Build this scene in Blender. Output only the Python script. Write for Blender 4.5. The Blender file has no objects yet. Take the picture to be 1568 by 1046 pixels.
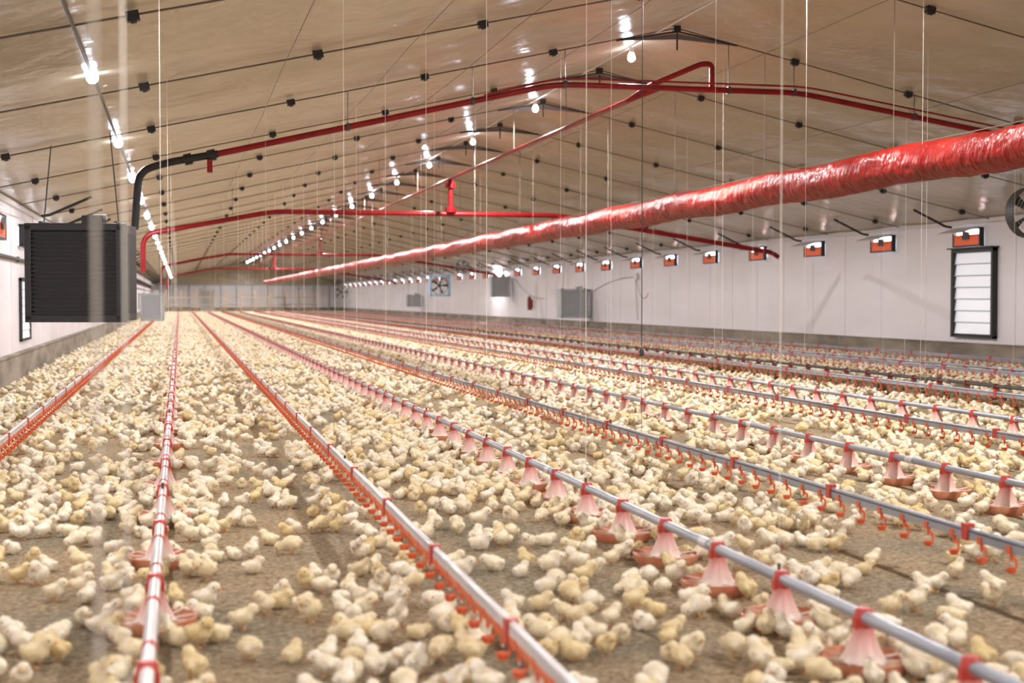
import bpy, bmesh, math, random
import numpy as np
from mathutils import Vector, Matrix, noise, Euler
random.seed(7); rng=np.random.default_rng(7)
scene=bpy.context.scene
XL,XR,XM=-2.83,16.55,6.86
ZE,ZR=3.11,5.27
Y0,Y1=-7.45,151.0
BAY=3.8; SEAM0=15.35-6*BAY
def roofz(x):
    return ZR-(ZR-ZE)*abs(x-XM)/(XM-XL)

# ---------------------------------------------------------------- materials
def mat(name,col,rough=.5,metal=0.,emit=None,estr=0.,spec=.5):
    m=bpy.data.materials.new(name); m.use_nodes=True
    b=m.node_tree.nodes['Principled BSDF']
    b.inputs['Base Color'].default_value=(*col,1); b.inputs['Roughness'].default_value=rough
    b.inputs['Metallic'].default_value=metal; b.inputs['Specular IOR Level'].default_value=spec
    if emit: b.inputs['Emission Color'].default_value=(*emit,1); b.inputs['Emission Strength'].default_value=estr
    return m
def noisy(m,c1,c2,scale=5.,stretch=(1,1,1),lo=.35,hi=.65,bump=0.,bscale=None,dist=.02,detail=6,bstretch=None,bdetail=5):
    nt=m.node_tree; N=nt.nodes; L=nt.links; b=N['Principled BSDF']
    tc=N.new('ShaderNodeTexCoord'); mp=N.new('ShaderNodeMapping'); mp.inputs['Scale'].default_value=stretch
    L.new(tc.outputs['Object'],mp.inputs['Vector'])
    n=N.new('ShaderNodeTexNoise'); n.inputs['Scale'].default_value=scale; n.inputs['Detail'].default_value=detail
    L.new(mp.outputs[0],n.inputs['Vector'])
    r=N.new('ShaderNodeValToRGB'); r.color_ramp.elements[0].position=lo; r.color_ramp.elements[1].position=hi
    r.color_ramp.elements[0].color=(*c1,1); r.color_ramp.elements[1].color=(*c2,1)
    L.new(n.outputs['Fac'],r.inputs['Fac']); L.new(r.outputs['Color'],b.inputs['Base Color'])
    if bump:
        n2=N.new('ShaderNodeTexNoise'); n2.inputs['Scale'].default_value=bscale or scale; n2.inputs['Detail'].default_value=bdetail
        mp2=N.new('ShaderNodeMapping'); mp2.inputs['Scale'].default_value=bstretch or stretch
        L.new(tc.outputs['Object'],mp2.inputs['Vector']); L.new(mp2.outputs[0],n2.inputs['Vector'])
        bp=N.new('ShaderNodeBump'); bp.inputs['Strength'].default_value=bump; bp.inputs['Distance'].default_value=dist
        L.new(n2.outputs['Fac'],bp.inputs['Height']); L.new(bp.outputs[0],b.inputs['Normal'])
    return m
M={}
M['roof']=noisy(mat('roof_liner',(.4,.33,.23),.24,spec=.6),(.50,.42,.30),(.59,.51,.385),.5,(1,1,1),bump=.9,bscale=1.3,dist=.07,bstretch=(1,.8,1),bdetail=3)
M['wall']=noisy(mat('wall_sheet',(.72,.68,.70),.35),(.76,.73,.77),(.84,.81,.86),.5,(1,.5,2),bump=.2,bscale=1.5,dist=.02)
M['conc']=noisy(mat('concrete_curb',(.3,.26,.22),.85),(.17,.14,.11),(.34,.29,.235),1.3,(1,.6,2),bump=.4,bscale=20,dist=.01)
M['black']=mat('black_metal',(.02,.02,.022),.45)
M['dgrey']=mat('dark_grey_metal',(.07,.07,.075),.45,.3)
M['gus']=mat('gusset_plate',(.16,.155,.16),.5)
M['cable']=mat('strap_cord',(.15,.12,.09),.6)
M['cord']=mat('nylon_cord',(.85,.80,.72),.5)
M['white']=mat('white_plastic',(.75,.73,.73),.4)
M['lgrey']=noisy(mat('light_grey_metal',(.45,.47,.49),.4),(.40,.42,.44),(.50,.52,.54),3)
M['galv']=noisy(mat('galvanised_pipe',(.42,.46,.53),.35,.35),(.27,.29,.35),(.38,.41,.47),6,(1,.3,1))
M['alu']=noisy(mat('aluminium_profile',(.62,.62,.66),.32,.3),(.56,.55,.58),(.74,.72,.74),8,(1,.2,1))
M['orange']=mat('orange_plastic',(.68,.12,.04),.4)
M['redpl']=mat('red_plastic',(.50,.05,.035),.4)
M['redpipe']=noisy(mat('red_painted_pipe',(.5,.02,.02),.35,spec=.35),(.22,.007,.011),(.30,.012,.017),4)
M['duct']=noisy(mat('red_duct_film',(.6,.06,.04),.36,spec=.25),(.20,.006,.005),(.30,.016,.011),2.5,(1,.6,1),bump=1.,bscale=5,dist=.07,bstretch=(1,1.4,1),bdetail=3)
M['pan']=noisy(mat('feeder_pan',(.66,.22,.13),.5),(.62,.20,.11),(.74,.36,.22),10)
M['feed']=noisy(mat('feed_crumble',(.5,.36,.2),.9),(.35,.23,.12),(.6,.45,.28),120)
M['blue']=mat('blue_panel',(.32,.46,.62),.45)
M['day']=mat('daylight_slat',(.85,.85,.88),.4,emit=(.85,.9,1.),estr=.3)
M['dayb']=mat('daylight_gap',(.9,.92,.95),.4,emit=(.9,.95,1.),estr=11)
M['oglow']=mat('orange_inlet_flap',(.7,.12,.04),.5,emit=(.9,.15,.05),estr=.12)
M['bulb']=mat('bulb_glass',(1,1,1),.3,emit=(.82,.88,1.),estr=80)
# floor litter
m=mat('wood_shaving_litter',(.4,.3,.2),.95,spec=.15); M['floor']=m
nt=m.node_tree;N=nt.nodes;L=nt.links;b=N['Principled BSDF']
tc=N.new('ShaderNodeTexCoord')
n1=N.new('ShaderNodeTexNoise');n1.inputs['Scale'].default_value=.9;n1.inputs['Detail'].default_value=4;L.new(tc.outputs['Object'],n1.inputs['Vector'])
r1=N.new('ShaderNodeValToRGB');r1.color_ramp.elements[0].position=.36;r1.color_ramp.elements[1].position=.58
r1.color_ramp.elements[0].color=(.50,.43,.32,1);r1.color_ramp.elements[1].color=(.68,.52,.345,1);L.new(n1.outputs['Fac'],r1.inputs['Fac'])
v=N.new('ShaderNodeTexVoronoi');v.inputs['Scale'].default_value=55;L.new(tc.outputs['Object'],v.inputs['Vector'])
n2=N.new('ShaderNodeTexNoise');n2.inputs['Scale'].default_value=28;n2.inputs['Detail'].default_value=7;n2.inputs['Roughness'].default_value=.8;L.new(tc.outputs['Object'],n2.inputs['Vector'])
r2=N.new('ShaderNodeValToRGB');r2.color_ramp.elements[0].position=.38;r2.color_ramp.elements[1].position=.62
r2.color_ramp.elements[0].color=(.45,.42,.38,1);r2.color_ramp.elements[1].color=(1.3,1.27,1.23,1);L.new(n2.outputs['Fac'],r2.inputs['Fac'])
mx=N.new('ShaderNodeMix');mx.data_type='RGBA';mx.blend_type='MULTIPLY';mx.inputs[0].default_value=1
L.new(r1.outputs['Color'],mx.inputs[6]);L.new(r2.outputs['Color'],mx.inputs[7])
bw=N.new('ShaderNodeRGBToBW');L.new(v.outputs['Color'],bw.inputs[0])
mx2=N.new('ShaderNodeMix');mx2.data_type='RGBA';mx2.blend_type='MULTIPLY';mx2.inputs[0].default_value=.35
L.new(mx.outputs[2],mx2.inputs[6]);L.new(bw.outputs[0],mx2.inputs[7]);L.new(mx2.outputs[2],b.inputs['Base Color'])
bp=N.new('ShaderNodeBump');bp.inputs['Strength'].default_value=1;bp.inputs['Distance'].default_value=.025
L.new(n2.outputs['Fac'],bp.inputs['Height']);L.new(bp.outputs[0],b.inputs['Normal'])
# feeder cone : red collar fading to pale pink
m=mat('feeder_cone',(.8,.45,.4),.35); M['cone']=m
nt=m.node_tree;N=nt.nodes;L=nt.links;b=N['Principled BSDF']
tc=N.new('ShaderNodeTexCoord');sp=N.new('ShaderNodeSeparateXYZ');L.new(tc.outputs['Object'],sp.inputs[0])
mr=N.new('ShaderNodeMapRange');mr.inputs[1].default_value=.05;mr.inputs[2].default_value=.18;L.new(sp.outputs['Z'],mr.inputs[0])
r=N.new('ShaderNodeValToRGB');r.color_ramp.elements[0].color=(.80,.66,.60,1);r.color_ramp.elements[1].color=(.60,.15,.13,1)
e=r.color_ramp.elements.new(.5);e.color=(.74,.44,.40,1)
L.new(mr.outputs[0],r.inputs['Fac']);L.new(r.outputs['Color'],b.inputs['Base Color'])
# chick down
m=mat('chick_down',(.8,.7,.4),.9,spec=.1); M['down']=m
nt=m.node_tree;N=nt.nodes;L=nt.links;b=N['Principled BSDF']
oi=N.new('ShaderNodeObjectInfo');tc=N.new('ShaderNodeTexCoord')
r=N.new('ShaderNodeValToRGB');els=r.color_ramp.elements
els[0].color=(.84,.70,.42,1);els[1].color=(.95,.91,.84,1);els[0].position=0
e=els.new(.2);e.color=(.88,.78,.57,1);e=els.new(.55);e.color=(.93,.86,.73,1)
L.new(oi.outputs['Random'],r.inputs['Fac'])
nn=N.new('ShaderNodeTexNoise');nn.inputs['Scale'].default_value=30;L.new(tc.outputs['Object'],nn.inputs['Vector'])
r2=N.new('ShaderNodeValToRGB');r2.color_ramp.elements[0].position=.35;r2.color_ramp.elements[1].position=.65
r2.color_ramp.elements[0].color=(.86,.80,.66,1);r2.color_ramp.elements[1].color=(1.02,1.02,1.03,1);L.new(nn.outputs['Fac'],r2.inputs['Fac'])
mx=N.new('ShaderNodeMix');mx.data_type='RGBA';mx.blend_type='MULTIPLY';mx.inputs[0].default_value=1
L.new(r.outputs['Color'],mx.inputs[6]);L.new(r2.outputs['Color'],mx.inputs[7]);L.new(mx.outputs[2],b.inputs['Base Color'])
M['beak']=mat('chick_beak_leg',(.78,.42,.18),.5)
M['eye']=mat('chick_eye',(.01,.01,.01),.15)

# ---------------------------------------------------------------- mesh builder
class MB:
    def __init__(s): s.v=[];s.f=[];s.m=[];s.mats=[]
    def mi(s,k):
        if k not in s.mats: s.mats.append(k)
        return s.mats.index(k)
    def raw(s,vs,fs,k):
        o=len(s.v); s.v+= [tuple(p) for p in vs]; i=s.mi(k)
        for f in fs: s.f.append(tuple(o+a for a in f)); s.m.append(i)
    def box(s,lo,hi,k,mtx=None):
        (x0,y0,z0),(x1,y1,z1)=lo,hi
        vs=[Vector(p) for p in [(x0,y0,z0),(x1,y0,z0),(x1,y1,z0),(x0,y1,z0),(x0,y0,z1),(x1,y0,z1),(x1,y1,z1),(x0,y1,z1)]]
        if mtx: vs=[mtx@p for p in vs]
        s.raw(vs,[(0,3,2,1),(4,5,6,7),(0,1,5,4),(1,2,6,5),(2,3,7,6),(3,0,4,7)],k)
    def tube(s,pts,r,k,n=10,cap=True):
        pts=[Vector(p) for p in pts]; rings=[];vs=[]
        rr=r if isinstance(r,(list,tuple)) else [r]*len(pts)
        up=None
        for i,p in enumerate(pts):
            if i==0:t=pts[1]-p
            elif i==len(pts)-1:t=p-pts[i-1]
            else:t=(pts[i+1]-p).normalized()+(p-pts[i-1]).normalized()
            t.normalize()
            if up is None:
                a=Vector((0,0,1)) if abs(t.z)<.9 else Vector((1,0,0)); up=a
            u=(up-t*up.dot(t))
            if u.length<1e-4:u=t.orthogonal()
            u.normalize(); w=t.cross(u); up=u
            for j in range(n):
                a=2*math.pi*j/n; vs.append(p+(u*math.cos(a)+w*math.sin(a))*rr[i])
        fs=[]
        for i in range(len(pts)-1):
            for j in range(n):
                fs.append((i*n+j,i*n+(j+1)%n,(i+1)*n+(j+1)%n,(i+1)*n+j))
        if cap: fs.append(tuple(range(n))[::-1]); fs.append(tuple((len(pts)-1)*n+j for j in range(n)))
        s.raw(vs,fs,k)
    def lathe(s,prof,c,k,n=20,axis='Z'):
        vs=[]
        for r,z in prof:
            for j in range(n):
                a=2*math.pi*j/n
                if axis=='Z': vs.append((c[0]+r*math.cos(a),c[1]+r*math.sin(a),c[2]+z))
                else: vs.append((c[0]+r*math.cos(a),c[1]+z,c[2]+r*math.sin(a)))
        fs=[]
        for i in range(len(prof)-1):
            for j in range(n): fs.append((i*n+j,i*n+(j+1)%n,(i+1)*n+(j+1)%n,(i+1)*n+j))
        s.raw(vs,fs,k)
    def obj(s,name,parent=None,smooth=True,loc=None,link=True):
        me=bpy.data.meshes.new(name); me.from_pydata(s.v,[],s.f)
        for k in s.mats: me.materials.append(M[k])
        me.polygons.foreach_set('material_index',s.m)
        me.update()
        bm=bmesh.new();bm.from_mesh(me);bmesh.ops.recalc_face_normals(bm,faces=bm.faces);bm.to_mesh(me);bm.free()
        if smooth:
            me.polygons.foreach_set('use_smooth',[True]*len(me.polygons)); me.set_sharp_from_angle(angle=math.radians(40))
        o=bpy.data.objects.new(name,me)
        if link: scene.collection.objects.link(o)
        if loc: o.location=loc
        if parent: o.parent=parent
        return o
def empty(name,loc=(0,0,0)):
    o=bpy.data.objects.new(name,None); o.location=loc; o.empty_display_size=.2; scene.collection.objects.link(o); return o
def array(o,n,dy):
    a=o.modifiers.new('row','ARRAY');a.count=n;a.use_relative_offset=False;a.use_constant_offset=True;a.constant_offset_displace=(0,dy,0)

# ---------------------------------------------------------------- shell
mb=MB(); mb.raw([(XL-.3,Y0-.3,0),(XR+.3,Y0-.3,0),(XR+.3,Y1+.3,0),(XL-.3,Y1+.3,0)],[(0,1,2,3)],'floor'); mb.obj('floor',smooth=False)
mb=MB(); nx=36
ny=int((Y1-Y0)/(BAY/8))+1
vs=[];fs=[]
for j in range(ny+1):
    y=Y0+(Y1-Y0)*j/ny; t=((y-SEAM0)/BAY)%1
    for i in range(nx+1):
        x=XL-.05+(XR-XL+.1)*i/nx
        z=roofz(x)-.05*math.sin(math.pi*t)**.8*(0 if i in(0,nx) else 1)+ .03*noise.noise(Vector((x*.9,y*.7,3)))+.02*noise.noise(Vector((x*2.2,y*1.6,9)))
        vs.append((x,y,z))
for j in range(ny):
    for i in range(nx):
        a=j*(nx+1)+i; fs.append((a,a+1,a+nx+2,a+nx+1))
mb.raw(vs,fs,'roof')
mb.raw([(XL-.3,Y0-.3,ZE+.05),(XM,Y0-.3,ZR+.25),(XR+.3,Y0-.3,ZE+.05),(XL-.3,Y1+.3,ZE+.05),(XM,Y1+.3,ZR+.25),(XR+.3,Y1+.3,ZE+.05)],[(0,1,4,3),(1,2,5,4)],'lgrey')
ceil=mb.obj('ceiling')
mb=MB(); clips=MB(); gus=MB(); strut=MB()
y=SEAM0
while y<Y1:
    if y>Y0:
        xs=[XL]+[XM-1.8*i for i in (5,4,3,2,1)]+[XM]+[XM+1.8*i for i in (1,2,3,4,5)]+[XR]
        pts=[(x,y,roofz(x)-.045) for x in xs]
        mb.tube(pts,.010 if y<60 else .014,'cable',5)
        for x in xs[1:-1]:
            s=(1 if x<XM else -1)*(ZR-ZE)/(XM-XL)
            mtx=Matrix.Translation((x,y,roofz(x)-.065))@Matrix.Rotation(-math.atan(s) if x!=XM else 0,4,'Y')
            clips.box((-.052,-.04,-.028),(.052,.04,.05),'black',mtx)
            clips.box((-.024,-.02,-.045),(.024,.02,-.02),'dgrey',mtx)
        if y>10:
            w=.9; zz=roofz(XM-w)-.06
            gus.raw([(XM-w,y-.02,zz),(XM,y-.02,ZR-.12),(XM+w,y-.02,zz),(XM,y-.02,ZR-.20),(XM-w,y+.02,zz),(XM,y+.02,ZR-.12),(XM+w,y+.02,zz),(XM,y+.02,ZR-.20)],
                    [(0,1,3),(1,2,3),(4,7,5),(5,7,6),(0,4,5,1),(1,5,6,2),(0,3,7,4),(3,2,6,7)],'gus')
            gus.tube([(XM-w,y-.04,zz),(XM,y-.04,ZR-.10),(XM+w,y-.04,zz)],.014,'black',6)
            gus.tube([(XM,y-.03,ZR-.1),(XM,y-.03,ZR-.36)],.014,'dgrey',6)
        xa=XM+8.45; xb=XM+9.2
        strut.tube([(xa,y+1,roofz(xa)-.08),(xb,y+1,roofz(xb)-.26),(xb+.15,y+1,roofz(xb)-.28)],.026,'black',6)
        if y>26:
            xa=XM-8.45; xb=XM-9.2
            strut.tube([(xa,y+1,roofz(xa)-.08),(xb,y+1,roofz(xb)-.26),(xb-.15,y+1,roofz(xb)-.28)],.026,'black',6)
    y+=BAY
# longitudinal winch cables under the liner, with pulley drops
for x in (1.1,2.51,3.74,5.29,8.1,10.9):
    P=[]
    yy=Y0+.3; i=0
    while yy<Y1-2: P.append((x,yy,roofz(x)-.09-.03*(i%2))); yy+=BAY; i+=1
    mb.tube(P,.004,'cable',4)
mb.obj('ceiling_strap_cords',parent=None); clips.obj('ceiling_strap_clips',smooth=False); gus.obj('ridge_gusset_plates',smooth=False); strut.obj('eave_struts')

for nm,X,sx in (('right',XR,1),('left',XL,-1)):
    mb=MB(); a,b_=(X,X+.2) if sx>0 else (X-.2,X)
    mb.box((a,Y0-.2,0),(b_,Y1+.2,ZE+.04),'wall')
    y=Y0+1
    while y<Y1:
        xx=X-sx*.012
        mb.box((min(X,xx),y-.02,.45),(max(X,xx),y+.02,ZE-.02),'wall'); y+=1.9
    mb.box((min(X,X-sx*.06),Y0,ZE-.10),(max(X,X-sx*.06),Y1,ZE-.02),'white')
    mb.obj('wall_'+nm,smooth=False)
    mb=MB(); xx=X-sx*.09
    mb.box((min(X,xx),Y0,0),(max(X,xx),Y1,.43),'conc'); 
    xx=X-sx*.11
    mb.box((min(X,xx),Y0,.43),(max(X,xx),Y1,.46),'conc')
    mb.obj('baseboard_'+nm,smooth=False)
def gable(mb,y0,y1,k):
    P=[(XL-.2,0),(XR+.2,0),(XR+.2,ZE),(XM,ZR+.05),(XL-.2,ZE)]
    vs=[(x,y0,z) for x,z in P]+[(x,y1,z) for x,z in P]
    fs=[(0,1,2,3,4),(9,8,7,6,5)]+[(i,(i+1)%5,5+(i+1)%5,5+i) for i in range(5)]
    mb.raw(vs,fs,k)
mb=MB(); gable(mb,Y1,Y1+.2,'roof'); 
mb.box((XL,Y1-.08,0),(XR,Y1,.45),'conc')
mb.box((XL,Y1-.05,.45),(XR,Y1,2.75),'wall')
mb.box((XL,Y1-.12,2.75),(XR,Y1,2.95),'lgrey')
x=XL+.6
while x<XR:
    mb.box((x-.06,Y1-.15,.2),(x+.06,Y1-.05,2.9),'lgrey'); x+=1.6
mb.obj('wall_back',smooth=False)
mb=MB(); gable(mb,Y0-.2,Y0,'wall'); mb.obj('wall_front',smooth=False)
mb=MB()
mb.box((2.2,Y1-.2,.05),(3.4,Y1-.16,2.2),'lgrey'); mb.box((2.1,Y1-.22,.0),(2.2,Y1-.16,2.3),'white'); mb.box((3.4,Y1-.22,0),(3.5,Y1-.16,2.3),'white'); mb.box((2.1,Y1-.22,2.2),(3.5,Y1-.16,2.3),'white')
mb.box((3.2,Y1-.26,1.0),(3.3,Y1-.2,1.15),'black')
mb.obj('door_1',smooth=False)
mb=MB(); yy=Y1-12
x=XL+.15
while x<13:
    mb.box((x-.05,yy-.03,0),(x+.05,yy+.03,2.2),'feed'); x+=1.4
for z in (.35,.8,1.5): mb.box((XL+.15,yy-.015,z-.04),(12.9,yy+.015,z+.04),'feed')
mb.obj('pen_fence',smooth=False)

# ---------------------------------------------------------------- air inlets
mb=MB()
mb.box((-.10,-.55,-.20),(0,-.50,.20),'black'); mb.box((-.10,.50,-.20),(0,.55,.20),'black')
mb.box((-.10,-.55,.16),(0,.55,.20),'black'); mb.box((-.10,-.55,-.20),(0,.55,-.17),'black')
mb.box((-.02,-.5,-.17),(-.005,.5,.16),'dayb')
mb.box((-.09,-.5,-.17),(-.05,.5,.06),'oglow')
mb.box((-.12,-.12,-.05),(-.08,.12,.12),'dgrey')
mtx=Matrix.Translation((-.1,0,.2))@Matrix.Rotation(math.radians(-18),4,'Y')
mb.box((-.42,-.52,0),(0,.52,.015),'white',mtx)
inl=mb.obj('air_inlet',smooth=False); first=True
y=27.55-8*3.8
lst=[]
while y<Y1-2:
    lst.append(y); y+=3.8
for sx in (1,-1):
    for y in lst:
        if first: o=inl;first=False
        else:
            o=bpy.data.objects.new('air_inlet',inl.data); scene.collection.objects.link(o)
        o.location=(XR-.013 if sx>0 else XL+.013,y,2.72 if sx>0 else 2.55)
        if sx<0:o.rotation_euler=(0,0,math.pi)
mb=MB(); w=.82;h=.95
for a in (-w,w-.07): mb.box((-.12,a,-h),(0,a+.07,h),'black')
mb.box((-.12,-w,h-.07),(0,w,h),'black'); mb.box((-.10,-w,-h),(0,w,-h+.05),'black')
mb.box((-.2,-w-.05,h),(0,w+.05,h+.03),'black')
mb.box((-.015,-w+.06,-h+.05),(-.005,w-.06,h-.07),'dgrey')
for i in range(7):
    z=-h+.08+i*.25
    mtx=Matrix.Translation((-.05,0,z))@Matrix.Rotation(math.radians(8),4,'Y')
    mb.box((-.006,-w+.07,0),(.006,w-.07,.24),'day',mtx)
    mb.box((-.03,-w+.07,-.01),(.0,w-.07,.005),'lgrey',mtx)
lv=mb.obj('louver_shutter',smooth=False); lv.location=(XR-.013,27.3,1.52)
def dup(o,name,loc,rz=0,sc=None):
    d=bpy.data.objects.new(name,o.data); scene.collection.objects.link(d); d.location=loc; d.rotation_euler=(0,0,rz)
    if sc:d.scale=sc
    return d
for y in (27.9,50,72,88,104,120): dup(lv,'louver_shutter',(XL+.013,y,1.2),math.pi,(.35,1,.6))

# ---------------------------------------------------------------- feeder lines
LEN=138
def cords(mb,x,zb,y0,step,r=.0022,yend=100,k='cord'):
    y=y0
    while y<yend:
        rr=r*(1 if y<15 else 1.2)
        mb.tube([(0,y,zb),(0,y,roofz(x)-.05)],rr,k,5)
        mb.tube([(0,y-.0,zb-.03),(0,y,zb+.03)],.008,'dgrey',6)
        y+=step
ZP=.208
feed_x=[(-.11,4.70,3.05,1.5),(2.51,4.90,5.68,.75),(5.29,4.6,7.6,.75),(8.1,4.4,14.5,.75),(10.9,4.7,20,.75),(13.7,4.2,26,.75)]
for n,(x,yp,yc,spc) in enumerate(feed_x):
    e=empty('feeder_line',(x,0,0))
    mb=MB(); ya=-3.0
    mb.tube([(0,ya,ZP),(0,ya+LEN,ZP)],.025,'alu' if n==0 else 'galv',12)
    y=ya+.4
    while y<ya+LEN:
        if y<70: mb.tube([(0,y-.05,ZP),(0,y+.05,ZP)],.029,'alu',12)
        y+=3.05
    if n==0:
        y=.5
        while y<70: mb.tube([(0,y-.025,ZP),(0,y+.025,ZP)],.0285,'redpl',12); y+=.75
    mb.obj('auger_pipe',e)
    mb=MB()
    if n==0:
        mb.tube([(0,2.0,ZP),(0,2.0,roofz(x)-.05)],.0028,'cord',5)
        mb.tube([(0,3.05,ZP),(0,3.05,roofz(x)-.05)],.0022,'cord',5)
        cords(mb,x,ZP+.03,9.05,6,.0013,yend=60)
    else: cords(mb,x,ZP+.03,yc,3.0 if n<2 else 6.0,.0020 if n<2 else .0014,yend=60)
    mb.obj('suspension_cords',e)
    mb=MB()
    mb.lathe([(0,.006),(.145,.006),(.165,.03),(.168,.058),(.176,.058),(.172,.028),(.15,.0),(0,.0)],(0,0,0),'pan',24)
    mb.lathe([(0,.034),(.155,.022)],(0,0,0),'feed',20)
    mb.lathe([(.092,.042),(.080,.052),(.070,.075),(.052,.115),(.040,.150),(.034,.178),(.03,.178)],(0,0,0),'cone',20)
    mb.lathe([(.034,.168),(.038,.172),(.038,.19),(.033,.235),(.026,.242),(0,.243)],(0,0,0),'redpl',14)
    for i in range(8):
        a=i*math.pi/4; mb.tube([(.085*math.cos(a),.085*math.sin(a),.05),(.168*math.cos(a),.168*math.sin(a),.06)],.004,'cone',4)
    mb.box((-.040,-.018,ZP-.045),(.040,.018,ZP-.005),'redpl')
    o=mb.obj('feeder_pan',e); ys=yp
    while ys>ya+spc: ys-=spc
    o.location=(0,ys,0); array(o,int((LEN-4)/spc),spc)
# ---------------------------------------------------------------- drinker lines
drink_x=[-1.38,1.10,3.74,6.7,9.5,12.3,15.0]
ZD=.25
for n,x in enumerate(drink_x):
    e=empty('drinker_line',(x,0,0)); ya=-3.0
    mb=MB()
    if n<2:
        mb.tube([(0,ya,ZD+.045),(0,ya+LEN,ZD+.045)],.014,'alu',10)
        mb.box((-.014,ya,ZD+.012),(.014,ya+LEN,ZD+.034),'alu')
        mb.box((-.015,ya,ZD-.014),(.015,ya+LEN,ZD+.012),'orange' )
    else:
        mb.tube([(0,ya,ZD+.036),(0,ya+LEN,ZD+.036)],.012,'galv',10)
        mb.box((-.012,ya,ZD-.012),(.012,ya+LEN,ZD+.024),'galv')
    mb.obj('water_pipe',e)
    if n>0:
        mb=MB(); cords(mb,x,ZD+.05,7.4+n*2.37,9.0,.0012,yend=60); mb.obj('suspension_cords',e)
    mb=MB()
    mb.box((-.018,-.018,-.02),(.018,.018,.016),'orange')
    mb.tube([(0,0,-.02),(0,0,-.055)],.008,'orange',8)
    mb.tube([(0,0,-.055),(0,0,-.068)],.004,'alu',6)
    mb.tube([(.0,0,-.03),(.024,0,-.05),(.026,0,-.085),(.008,0,-.105)],.006,'orange',5)
    mb.lathe([(0,-.108),(.014,-.106),(.024,-.088),(.027,-.088),(.018,-.112),(0,-.114)],(0,0,0),'orange',10)
    o=mb.obj('nipples',e); o.location=(0,ya+.1,ZD); array(o,int((LEN-1)/.25),.25)
    mb=MB(); mb.box((-.022,-.025,-.018),(.022,.025,.062),'redpl')
    o=mb.obj('pipe_clips',e); o.location=(0,ya+.225,ZD); array(o,int(LEN/1.5),1.5)

# ---------------------------------------------------------------- red air duct
mb=MB(); n=40; vs=[];fs=[]; y=-6.5; rows=0; R=.220; dx,dz=8.2,2.945
while y<141:
    step=.06 if y<40 else .3
    for j in range(n):
        a=2*math.pi*j/n
        q=noise.noise(Vector((math.cos(a)*1.5,math.sin(a)*1.5,y*1.5+a*.3*0)))
        q2=noise.noise(Vector((math.cos(a)*2.8+7,math.sin(a)*2.8,y*3.0)))
        q3=noise.noise(Vector((math.cos(a)*5+3,math.sin(a)*5,y*6.5)))
        r=R*(1+.035*noise.noise(Vector((math.cos(a)*1.2,math.sin(a)*1.2,y*.9)))+.05*(.5-abs(q)*2)+.045*(.5-2*abs(q2))+.02*(.5-2*abs(q3)))
        sag=.018*math.cos(2*math.pi*y/3.8)
        vs.append((dx+r*math.cos(a),y,dz+sag+r*math.sin(a)))
    y+=step; rows+=1
for i in range(rows-1):
    for j in range(n): fs.append((i*n+j,i*n+(j+1)%n,(i+1)*n+(j+1)%n,(i+1)*n+j))
fs.append(tuple(range(n))); fs.append(tuple((rows-1)*n+j for j in range(n))[::-1])
mb.raw(vs,fs,'duct')
y=SEAM0+BAY*2
while y<138:
    mb.tube([(dx,y,dz+.2),(dx,y,roofz(dx)-.06)],.004,'cable',5)
    y+=BAY
mb.tube([(dx,-6.5,dz+.235),(dx,141,dz+.235)],.006,'cable',5)
mb.obj('air_duct')
# ---------------------------------------------------------------- gas pipes
def bend(pts,r=.12,n=5):
    pts=[Vector(p) for p in pts]; out=[pts[0]]
    for i in range(1,len(pts)-1):
        p=pts[i]; a=(pts[i-1]-p); b=(pts[i+1]-p); ra=min(r,a.length*.45,b.length*.45)
        A=p+a.normalized()*ra; B=p+b.normalized()*ra
        for t in range(n+1):
            t/=n; out.append((1-t)**2*A+2*t*(1-t)*p+t*t*B)
    out.append(pts[-1]); return out
mb=MB(); y=19.04
mb.tube(bend([(.417,y,3.28),(5.06,y,4.36),(8.67,y,4.36),(11.5,y,3.91),(14.6,y,3.42),(15.2,y,2.7)],.3),.042,'redpipe',12)
mb.tube(bend([(4.0,y-.25,4.14),(5.06,y-.25,4.41),(8.67,y-.25,4.41),(11.5,y-.25,3.96),(14.6,y-.25,3.47)],.3),.014,'redpipe',8)
mb.tube(bend([(.5,y,3.3),(-.15,y,3.17),(-.5,y,3.05),(-.56,y,2.3)],.42,8),.05,'black',12)
for (x,z) in ((.42,3.28),(.12,3.22)): mb.tube([(x-.05,y,z-.012),(x+.05,y,z+.012)],.075,'black',10)
mb.box((.36,y-.06,3.05),(.43,y+.06,3.22),'redpipe')
for x in (2.2,3.9,5.2,7.6,8.6,10.5):
    zz=4.36-max(0,(5.06-x))*.233 -max(0,x-8.67)*.159
    mb.tube([(x,y,zz),(x,y,roofz(x)-.06)],.006,'black',5)
    mb.box((x-.02,y-.048,zz-.05),(x+.02,y+.048,zz+.05),'dgrey')
mb.obj('gas_pipe')
for yy in (33.4,66,98):
    mb=MB()
    mb.tube(bend([(-.8,yy,2.0),(-.8,yy,2.86),(2.14,yy,3.42),(8.96,yy,3.42),(14.5,yy,2.57),(14.7,yy,2.45)],.3),.06,'redpipe',10)
    mb.tube([(6.3,yy,3.4),(6.3,yy,4.25)],.06,'redpipe',10)
    mb.lathe([(0,-.08),(.13,-.06),(.13,.06),(0,.08)],(6.3,yy,4.1),'redpipe',12)
    mb.lathe([(0,-.08),(.14,-.06),(.14,.06),(0,.08)],(6.3,yy,3.52),'redpipe',12)
    for x in (1.2,4.6,8,11): 
        zz=3.42-max(0,(2.14-x))*.19-max(0,x-8.96)*.153
        mb.tube([(x,yy,zz),(x,yy,roofz(x)-.06)],.006,'cable',5)
    mb.obj('gas_pipe')
mb=MB()
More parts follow.
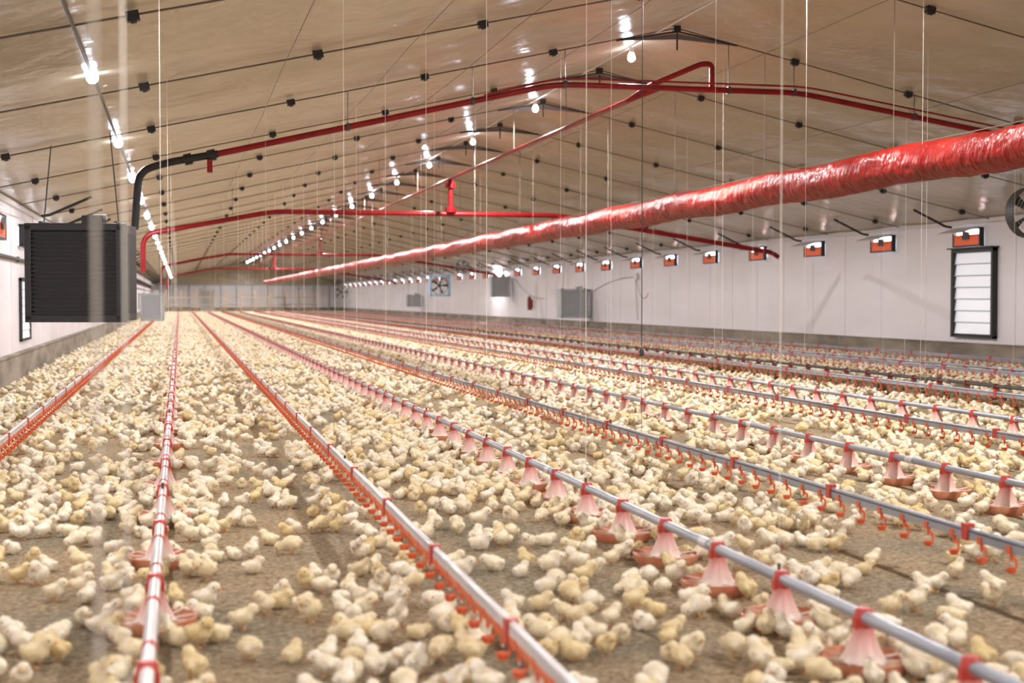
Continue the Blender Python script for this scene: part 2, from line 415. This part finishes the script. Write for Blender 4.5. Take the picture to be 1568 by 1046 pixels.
mb.tube(bend([(6.3,138,4.25),(6.3,19.6,4.25),(6.5,19.2,4.42),(7.2,19.04,4.72),(7.35,19.04,4.72),(7.35,19.04,4.36)],.12),.04,'redpipe',10)
mb.tube(bend([(6.3,19.6,4.25),(6.6,19.0,4.36)],.1),.035,'redpipe',10)
y=23
while y<135:
    mb.tube([(6.3,y,4.25),(6.3,y,roofz(6.3)-.06)],.006,'cable',5); y+=BAY
mb.obj('gas_main_pipe')

# ---------------------------------------------------------------- heater units
def heater(name,loc,rz,face,w=1.22,h=1.18,d=.55):
    e=empty(name,loc); e.rotation_euler=(0,0,rz)
    mb=MB(); f='black' if face=='black' else 'lgrey'
    g='dgrey' if face=='black' else 'blue'
    mb.box((-w/2,.03,-h/2),(w/2,d,h/2),g)
    b=.07
    mb.box((-w/2-.01,-.04,h/2-b),(w/2+.01,.04,h/2+.02),f); mb.box((-w/2-.01,-.04,-h/2-.02),(w/2+.01,.04,-h/2+b),f)
    mb.box((-w/2-.01,-.04,-h/2),(-w/2+b,.04,h/2),f); mb.box((w/2-b*1.6,-.04,-h/2),(w/2+.01,.04,h/2),f)
    for s in (-1,1): mb.box((s*w/2-.012,.1,-h/2+.1),(s*w/2+.012,d-.06,h/2-.1),f)
    o=mb.obj('housing',e,False)
    bv=o.modifiers.new('bev','BEVEL');bv.width=.008;bv.segments=2
    mb=MB(); n=20
    for i in range(n):
        z=-h/2+b+.02+(h-2*b-.04)*i/(n-1)
        mtx=Matrix.Translation((0,-.015,z))@Matrix.Rotation(math.radians(35),4,'X')
        mb.box((-w/2+b,-.022,-.003),(w/2-b*1.6,.022,.003),'dgrey' if face=='black' else 'white',mtx)
    mb.obj('louvres',e,False)
    mb=MB()
    for s in (-1,1):
        mb.box((s*w*.38-.02,.1,h/2),(s*w*.38+.02,.4,h/2+.05),'dgrey')
        mb.tube([(s*w*.38,.25,h/2+.04),(s*w*.30,.25,roofz(loc[0]+s*w*.3)-loc[2]-.07)],.008,'dgrey',5)
    mb.box((w*.05,.05,h/2),(w*.25,.3,h/2+.12),f); mb.tube([(w*.15,.15,h/2+.1),(w*.28,.15,h/2+.1)],.04,'lgrey',8)
    mb.obj('hangers',e)
    return e
heater('space_heater',(-1.24,18.3,1.725),math.radians(-12),'black')
heater('space_heater',(-1.1,60,1.05),math.radians(-5),'blue',.9,1.1)
heater('space_heater',(15.8,56.2,1.2),0,'lgrey',1.25,1.15)
heater('space_heater',(15.9,70.5,2.0),0,'lgrey',.95,1.0)
heater('space_heater',(15.9,98,1.25),0,'lgrey',.95,.8)
# ---------------------------------------------------------------- circulation fans
def fan(loc,R,frame='dgrey',sq=False,rz=0):
    e=empty('circulation_fan',loc); e.rotation_euler=(0,0,rz); mb=MB(); wire='dgrey' if sq else 'lgrey'
    mb.lathe([(R,-.12),(R*1.03,-.12),(R*1.03,.12),(R,.12),(R,-.12)],(0,0,0),frame,28,'Y')
    for k in range(1,7): 
        r=R*k/7; mb.lathe([(r,-.125),(r+.006,-.125),(r+.006,-.119),(r,-.119),(r,-.125)],(0,0,0),wire,24,'Y')
    for k in range(8):
        a=k*math.pi/4; mb.tube([(0,-.12,0),(R*math.cos(a),-.12,R*math.sin(a))],.005,wire,4)
    for k in range(5):
        a=k*2*math.pi/5; p=[]
        for (rr,t,yy) in ((.15,-.25,-.04),(.15,.25,.04),(.95,.22,.03),(.95,-.16,-.05)):
            p.append((R*rr*math.cos(a+t),yy,R*rr*math.sin(a+t)))
        mb.raw(p,[(0,1,2,3)],'dgrey' if not sq else 'black')
    mb.lathe([(0,-.1),(R*.2,-.1),(R*.2,.1),(0,.1)],(0,0,0),'dgrey',14,'Y')
    if sq:
        R2=R*1.12
        for a,b_ in (((-R2-.05,-R2-.05),(-R2+.04,R2+.05)),((R2-.04,-R2-.05),(R2+.05,R2+.05)),((-R2,R2-.04),(R2,R2+.05)),((-R2,-R2-.05),(R2,-R2+.04))):
            mb.box((a[0],-.14,a[1]),(b_[0],.14,b_[1]),'blue')
    for q in (-1,1): mb.tube([(q*R*.5,0,R*.86),(q*R*.5,0,roofz(loc[0]+R*.5)-loc[2]-.07)],.006,'cable',5)
    mb.obj('fan_body',e)
fan((14.12,21.6,2.87),.42)
fan((10.65,59,1.95),.36,'black',True)
fan((12.6,64,2.85),.3)
fan((12.4,112,1.9),.5)
mb=MB(); ex,ey,ez=XR-.14,66.5,.85
mb.lathe([(0,0),(.08,0),(.10,.02),(.10,.52),(.07,.60),(.025,.63),(.025,.68),(0,.68)],(ex,ey,ez),'redpipe',14)
mb.box((ex-.02,ey-.06,ez+.66),(ex+.02,ey+.04,ez+.70),'black'); mb.tube(bend([(ex,ey-.03,ez+.67),(ex-.12,ey-.1,ez+.6),(ex-.12,ey-.1,ez+.2)],.05),.012,'black',6)
mb.box((ex+.08,ey-.1,ez+.1),(ex+.13,ey+.1,ez+.5),'redpipe')
mb.obj('fire_extinguisher')
mb=MB()
def cable(mb,y0,z0,y1,z1,sag,x=XR-.04,n=12,k='cable'):
    mb.tube([(x,y0+(y1-y0)*t/n,z0+(z1-z0)*t/n-sag*4*(t/n)*(1-t/n)) for t in range(n+1)],.009,k,5)
cable(mb,56,1.7,50.5,2.2,-.15); cable(mb,50.5,2.2,50.2,.6,0); cable(mb,49,1.6,50.4,2.1,.4)
cable(mb,70,2.4,64,1.4,.3)
mb.box((XR-.1,50.2,2.1),(XR-.02,50.6,2.35),'white')
mb.obj('electrical_cable')
mb=MB(); mb.tube([(XL+.06,Y0+.1,2.1),(XL+.06,140,2.1)],.03,'dgrey',6)
for i in range(37): mb.box((XL+.015,i*3.8,2.05),(XL+.06,i*3.8+.06,2.15),'dgrey')
mb.obj('conduit')
mb=MB(); wx,wy=3.95,11.9
mb.tube([(wx,wy,.99),(wx,wy,roofz(wx)-.07)],.004,'black',5); mb.lathe([(0,0),(.02,.01),(.022,.05),(.008,.07),(0,.07)],(wx,wy,.90),'black',10)
mb.tube([(wx,wy,.005),(wx,wy,.95)],.002,'black',4)
mb.obj('winch_cord')

# ---------------------------------------------------------------- lamps
rows=[(-.785,13.99-3*5.85,3.50,0),(6.55,26.1-6*5.85,4.99,1)]
for (lx,ly,lz,kind) in rows:
    e=empty('ceiling_lamp_string',(lx,0,0)); fx=MB(); y=ly; top=roofz(lx)
    fx.tube([(0,Y0+.1,top-.06),(0,Y1-.5,top-.06)],.014,'dgrey' if kind==0 else 'white',6)
    while y<Y1-3:
        if y>Y0+1:
            fx.tube([(0,y,top-.05),(0,y,lz+.06)],[.03,.04],'white',10)
            fx.lathe([(0,.05),(.035,.05),(.058,.0),(.054,-.04),(.025,-.068),(0,-.07)],(0,y,lz),'bulb',12)
            ld=bpy.data.lights.new('bulb_light','SPOT'); ld.energy=(290 if kind==0 else 860); ld.color=(1,.97,.945); ld.shadow_soft_size=.06
            ld.spot_size=math.radians(172); ld.spot_blend=.25
            lo=bpy.data.objects.new('bulb_light',ld); lo.location=(0,y,lz-.09); scene.collection.objects.link(lo); lo.parent=e
        y+=5.85
    fx.obj('fixtures',e)
e=empty('wall_lamp',(XR-.75,74,2.75)); mb=MB()
mb.box((-.12,-.2,-.05),(.05,.2,.08),'white'); mb.box((.05,-.18,-.03),(.056,.18,.06),'bulb'); mb.tube([(-.03,0,.08),(-.03,0,roofz(XR-.75)-2.75-.07)],.012,'white',6)
mb.obj('housing',e,False)
ld=bpy.data.lights.new('wall_wash','SPOT');ld.energy=420;ld.color=(.95,.97,1);ld.spot_size=math.radians(150);ld.shadow_soft_size=.08
lo=bpy.data.objects.new('wall_wash',ld);lo.location=(.1,0,0);lo.rotation_euler=(0,math.radians(-65),0);scene.collection.objects.link(lo);lo.parent=e

# ---------------------------------------------------------------- chicks
def ellip(bm,c,r,rx=0.):
    mtx=Matrix.Translation(c)@Matrix.Rotation(rx,4,'X')@Matrix.Diagonal((*r,1))
    bmesh.ops.create_icosphere(bm,subdivisions=3,radius=1,matrix=mtx)
chick_coll=bpy.data.collections.new('chick_variants')
def chick(name,body,head,hd,low=False,lift=0.,tilt=0.,legs=True,seed=0):
    B=Vector(body);H=Vector(head)
    bm=bmesh.new()
    ellip(bm,B,(.040,.049,.038),tilt)
    ellip(bm,B+Vector((0,.016,.006)),(.037,.034,.036))
    ellip(bm,B+Vector((0,-.040,.012)),(.019,.022,.016),tilt-.4)
    for s in(-1,1): ellip(bm,B+Vector((s*.033,-.006,.004)),(.011,.033,.021),.25)
    ellip(bm,B.lerp(H,.5)+Vector((0,.004,0)),(.028,.028,.028))
    ellip(bm,B.lerp(H,.78),(.025,.025,.024))
    ellip(bm,H,(.0255,.027,.025))
    D=Vector(hd).normalized()
    ellip(bm,H+D*.012,(.019,.019,.019))
    me=bpy.data.meshes.new('t');bm.to_mesh(me);bm.free()
    o=bpy.data.objects.new('t',me);scene.collection.objects.link(o)
    rm=o.modifiers.new('r','REMESH');rm.mode='VOXEL';rm.voxel_size=.011 if low else .006
    sm=o.modifiers.new('s','SMOOTH');sm.iterations=2 if low else 5;sm.factor=.5
    dg=bpy.context.evaluated_depsgraph_get(); dg.update()
    me2=bpy.data.meshes.new_from_object(o.evaluated_get(dg)); bpy.data.objects.remove(o)
    mb=MB()
    mb.raw([v.co for v in me2.vertices],[tuple(p.vertices) for p in me2.polygons],'down')
    side=D.cross(Vector((0,0,1))).normalized(); up=side.cross(D)
    mb.tube([H+D*.024-up*.003,H+D*.034-up*.004,H+D*.043-up*.008],[.0075,.005,.0008],'beak',6)
    for s in(-1,1):
        c=H+D*.014+side*s*.0215+up*.004
        b2=bmesh.new();bmesh.ops.create_icosphere(b2,subdivisions=1,radius=.0038,matrix=Matrix.Translation(c))
        mb.raw([v.co for v in b2.verts],[[v.index for v in f.verts] for f in b2.faces],'eye');b2.free()
    if legs:
        for s in(-1,1):
            hx=s*.016
            mb.tube([(hx,-.004,B.z-.022),(hx*1.1,-.010,.020),(hx*1.15,.002,.004)],[.008,.004,.003],'beak',6)
            for a in(-.5,0,.5): mb.tube([(hx*1.15,.002,.003),(hx*1.15+math.sin(a)*.018,.002+math.cos(a)*.018,.0015)],[.0028,.0015],'beak',4)
            mb.tube([(hx*1.15,.002,.003),(hx*1.15,-.010,.0015)],[.0028,.0012],'beak',4)
    if not low:
        polys=me2.polygons; ar=np.array([p.area for p in polys]); ar/=ar.sum()
        r2=np.random.default_rng(seed+5)
        for pi in r2.choice(len(polys),650,p=ar):
            p=polys[int(pi)]; c=p.center+Vector(r2.uniform(-.002,.002,3)); nrm=p.normal
            d=(nrm+Vector((0,-.7,-.25))+Vector(r2.uniform(-.5,.5,3))).normalized()
            w=nrm.cross(d); 
            if w.length<1e-4: continue
            w=w.normalized()*.0018; ln=r2.uniform(.005,.011)
            mb.raw([c-w-nrm*.001,c+w-nrm*.001,c+d*ln],[(0,1,2)],'down')
    me3=bpy.data.meshes.new(name);me3.from_pydata(mb.v,[],mb.f)
    for k in mb.mats: me3.materials.append(M[k])
    me3.polygons.foreach_set('material_index',mb.m); me3.polygons.foreach_set('use_smooth',[True]*len(me3.polygons)); me3.update()
    oo=bpy.data.objects.new(name,me3); chick_coll.objects.link(oo); return oo
poses=[((0,0,.056),(0,.044,.096),(0,1,-.05),.22,True),
       ((0,0,.057),(.012,.040,.098),(.8,.6,0),.28,True),
       ((0,0,.036),(0,.042,.072),(0,1,-.1),.10,False),
       ((0,0,.056),(0,.066,.044),(0,.6,-.8),-.25,True),
       ((0,0,.036),(-.014,.046,.056),(-.7,.7,-.2),.05,False),
       ((0,0,.054),(-.010,.050,.088),(-.6,.8,-.2),.15,True)]
for i,(b_,h_,d_,t_,l_) in enumerate(poses): chick('chick_%02d'%i,b_,h_,d_,False,tilt=t_,legs=l_,seed=i)
for i,(b_,h_,d_,t_,l_) in enumerate(poses): chick('chick_%02d'%(i+6),b_,h_,d_,True,tilt=t_,legs=False,seed=i)
pts=[];rots=[];scl=[];idx=[]
cell={};CS=.09
def try_add(x,y,rot,md=.076):
    ci,cj=int(math.floor(x/CS)),int(math.floor(y/CS))
    for a in(-1,0,1):
        for b in(-1,0,1):
            for (px,py) in cell.get((ci+a,cj+b),()):
                if (px-x)**2+(py-y)**2<md*md: return False
    cell.setdefault((ci,cj),[]).append((x,y)); pts.append((x,y,0.0)); 
    rots.append((0,0,rot)); scl.append(random.uniform(.82,1.08))
    k=random.choices(range(6),[5,3,3,2.2,2,3])[0]
    idx.append(k if y<17 else k+6); return True
def vis(x,y): return x<.66*y+4.5 and y>1.2
for (fx,yp,yc,spc) in feed_x:
    y=yp-3
    while y<70:
        for _ in range(random.choice((3,4,5,7,8,9))):
            a=random.uniform(0,2*math.pi);rr=random.uniform(.20,.26);x_=fx+rr*math.cos(a);y_=y+rr*math.sin(a)
            if vis(x_,y_): try_add(x_,y_,a+math.pi/2+random.uniform(-.4,.4))
        y+=spc
def inpan(x,y):
    for (fx,yp,yc,spc) in feed_x:
        if abs(x-fx)<.22:
            d=(y-yp)%spc; d=min(d,spc-d)
            if (x-fx)**2+d*d<.225**2: return True
    return False
A=(XR-XL-.5)*(Y1-2)
NC=int(A*60)
cx=rng.uniform(XL+.22,XR-.22,NC);cy=rng.uniform(1.2,Y1-1,NC);ch=rng.uniform(0,1,NC);cr=rng.uniform(0,2*math.pi,NC)
for x,y,q,r in zip(cx,cy,ch,cr):
    if not vis(x,y):continue
    d=.52+.65*noise.noise(Vector((x*.55,y*.40,1.3)))+.85*noise.noise(Vector((x*2.1,y*2.1,5)))
    d=max(.16,min(.95,d))
    if y>12: d*=max(.55,1-(y-12)*.012)
    if q>d or inpan(x,y):continue
    if y<60: try_add(x,y,r)
    else:
        pts.append((x,y,0));rots.append((0,0,r));scl.append(1.0+.2*q);idx.append(6+int(r*7)%6)
print('chicks',len(pts))
me=bpy.data.meshes.new('chick_flock');me.from_pydata(pts,[],[])
at=me.attributes.new('rot','FLOAT_VECTOR','POINT');at.data.foreach_set('vector',np.array(rots,dtype=np.float32).ravel())
at=me.attributes.new('scl','FLOAT','POINT');at.data.foreach_set('value',np.array(scl,dtype=np.float32))
at=me.attributes.new('idx','INT','POINT');at.data.foreach_set('value',np.array(idx,dtype=np.int32))
fl=bpy.data.objects.new('chick_flock',me);scene.collection.objects.link(fl)
ng=bpy.data.node_groups.new('flock','GeometryNodeTree')
ng.interface.new_socket('Geometry',in_out='INPUT',socket_type='NodeSocketGeometry');ng.interface.new_socket('Geometry',in_out='OUTPUT',socket_type='NodeSocketGeometry')
N=ng.nodes;L=ng.links
gi=N.new('NodeGroupInput');go=N.new('NodeGroupOutput');ip=N.new('GeometryNodeInstanceOnPoints');ci=N.new('GeometryNodeCollectionInfo')
ci.inputs['Collection'].default_value=chick_coll;ci.inputs['Separate Children'].default_value=True;ci.inputs['Reset Children'].default_value=True
def na(n,t):
    a=N.new('GeometryNodeInputNamedAttribute');a.data_type=t;a.inputs['Name'].default_value=n
    return [o for o in a.outputs if o.enabled and o.name=='Attribute'][0]
L.new(gi.outputs[0],ip.inputs['Points']);L.new(ci.outputs[0],ip.inputs['Instance']);ip.inputs['Pick Instance'].default_value=True
L.new(na('idx','INT'),ip.inputs['Instance Index']);L.new(na('rot','FLOAT_VECTOR'),ip.inputs['Rotation']);L.new(na('scl','FLOAT'),ip.inputs['Scale'])
L.new(ip.outputs[0],go.inputs[0])
md=fl.modifiers.new('instances','NODES');md.node_group=ng

# ---------------------------------------------------------------- world + camera
w=bpy.data.worlds.new('world');scene.world=w;w.use_nodes=True
w.node_tree.nodes['Background'].inputs[0].default_value=(.7,.8,1,1);w.node_tree.nodes['Background'].inputs[1].default_value=.5
cam=bpy.data.cameras.new('camera');co=bpy.data.objects.new('camera',cam);scene.collection.objects.link(co);scene.camera=co
cam.lens=50;cam.sensor_width=36;cam.clip_end=400;cam.clip_start=.05
co.location=(0,0,1.41);co.rotation_euler=(math.radians(90-1.736),0,math.radians(-13.15))
cam.dof.use_dof=True;cam.dof.focus_distance=13;cam.dof.aperture_fstop=2.0
scene.view_settings.view_transform='Standard'
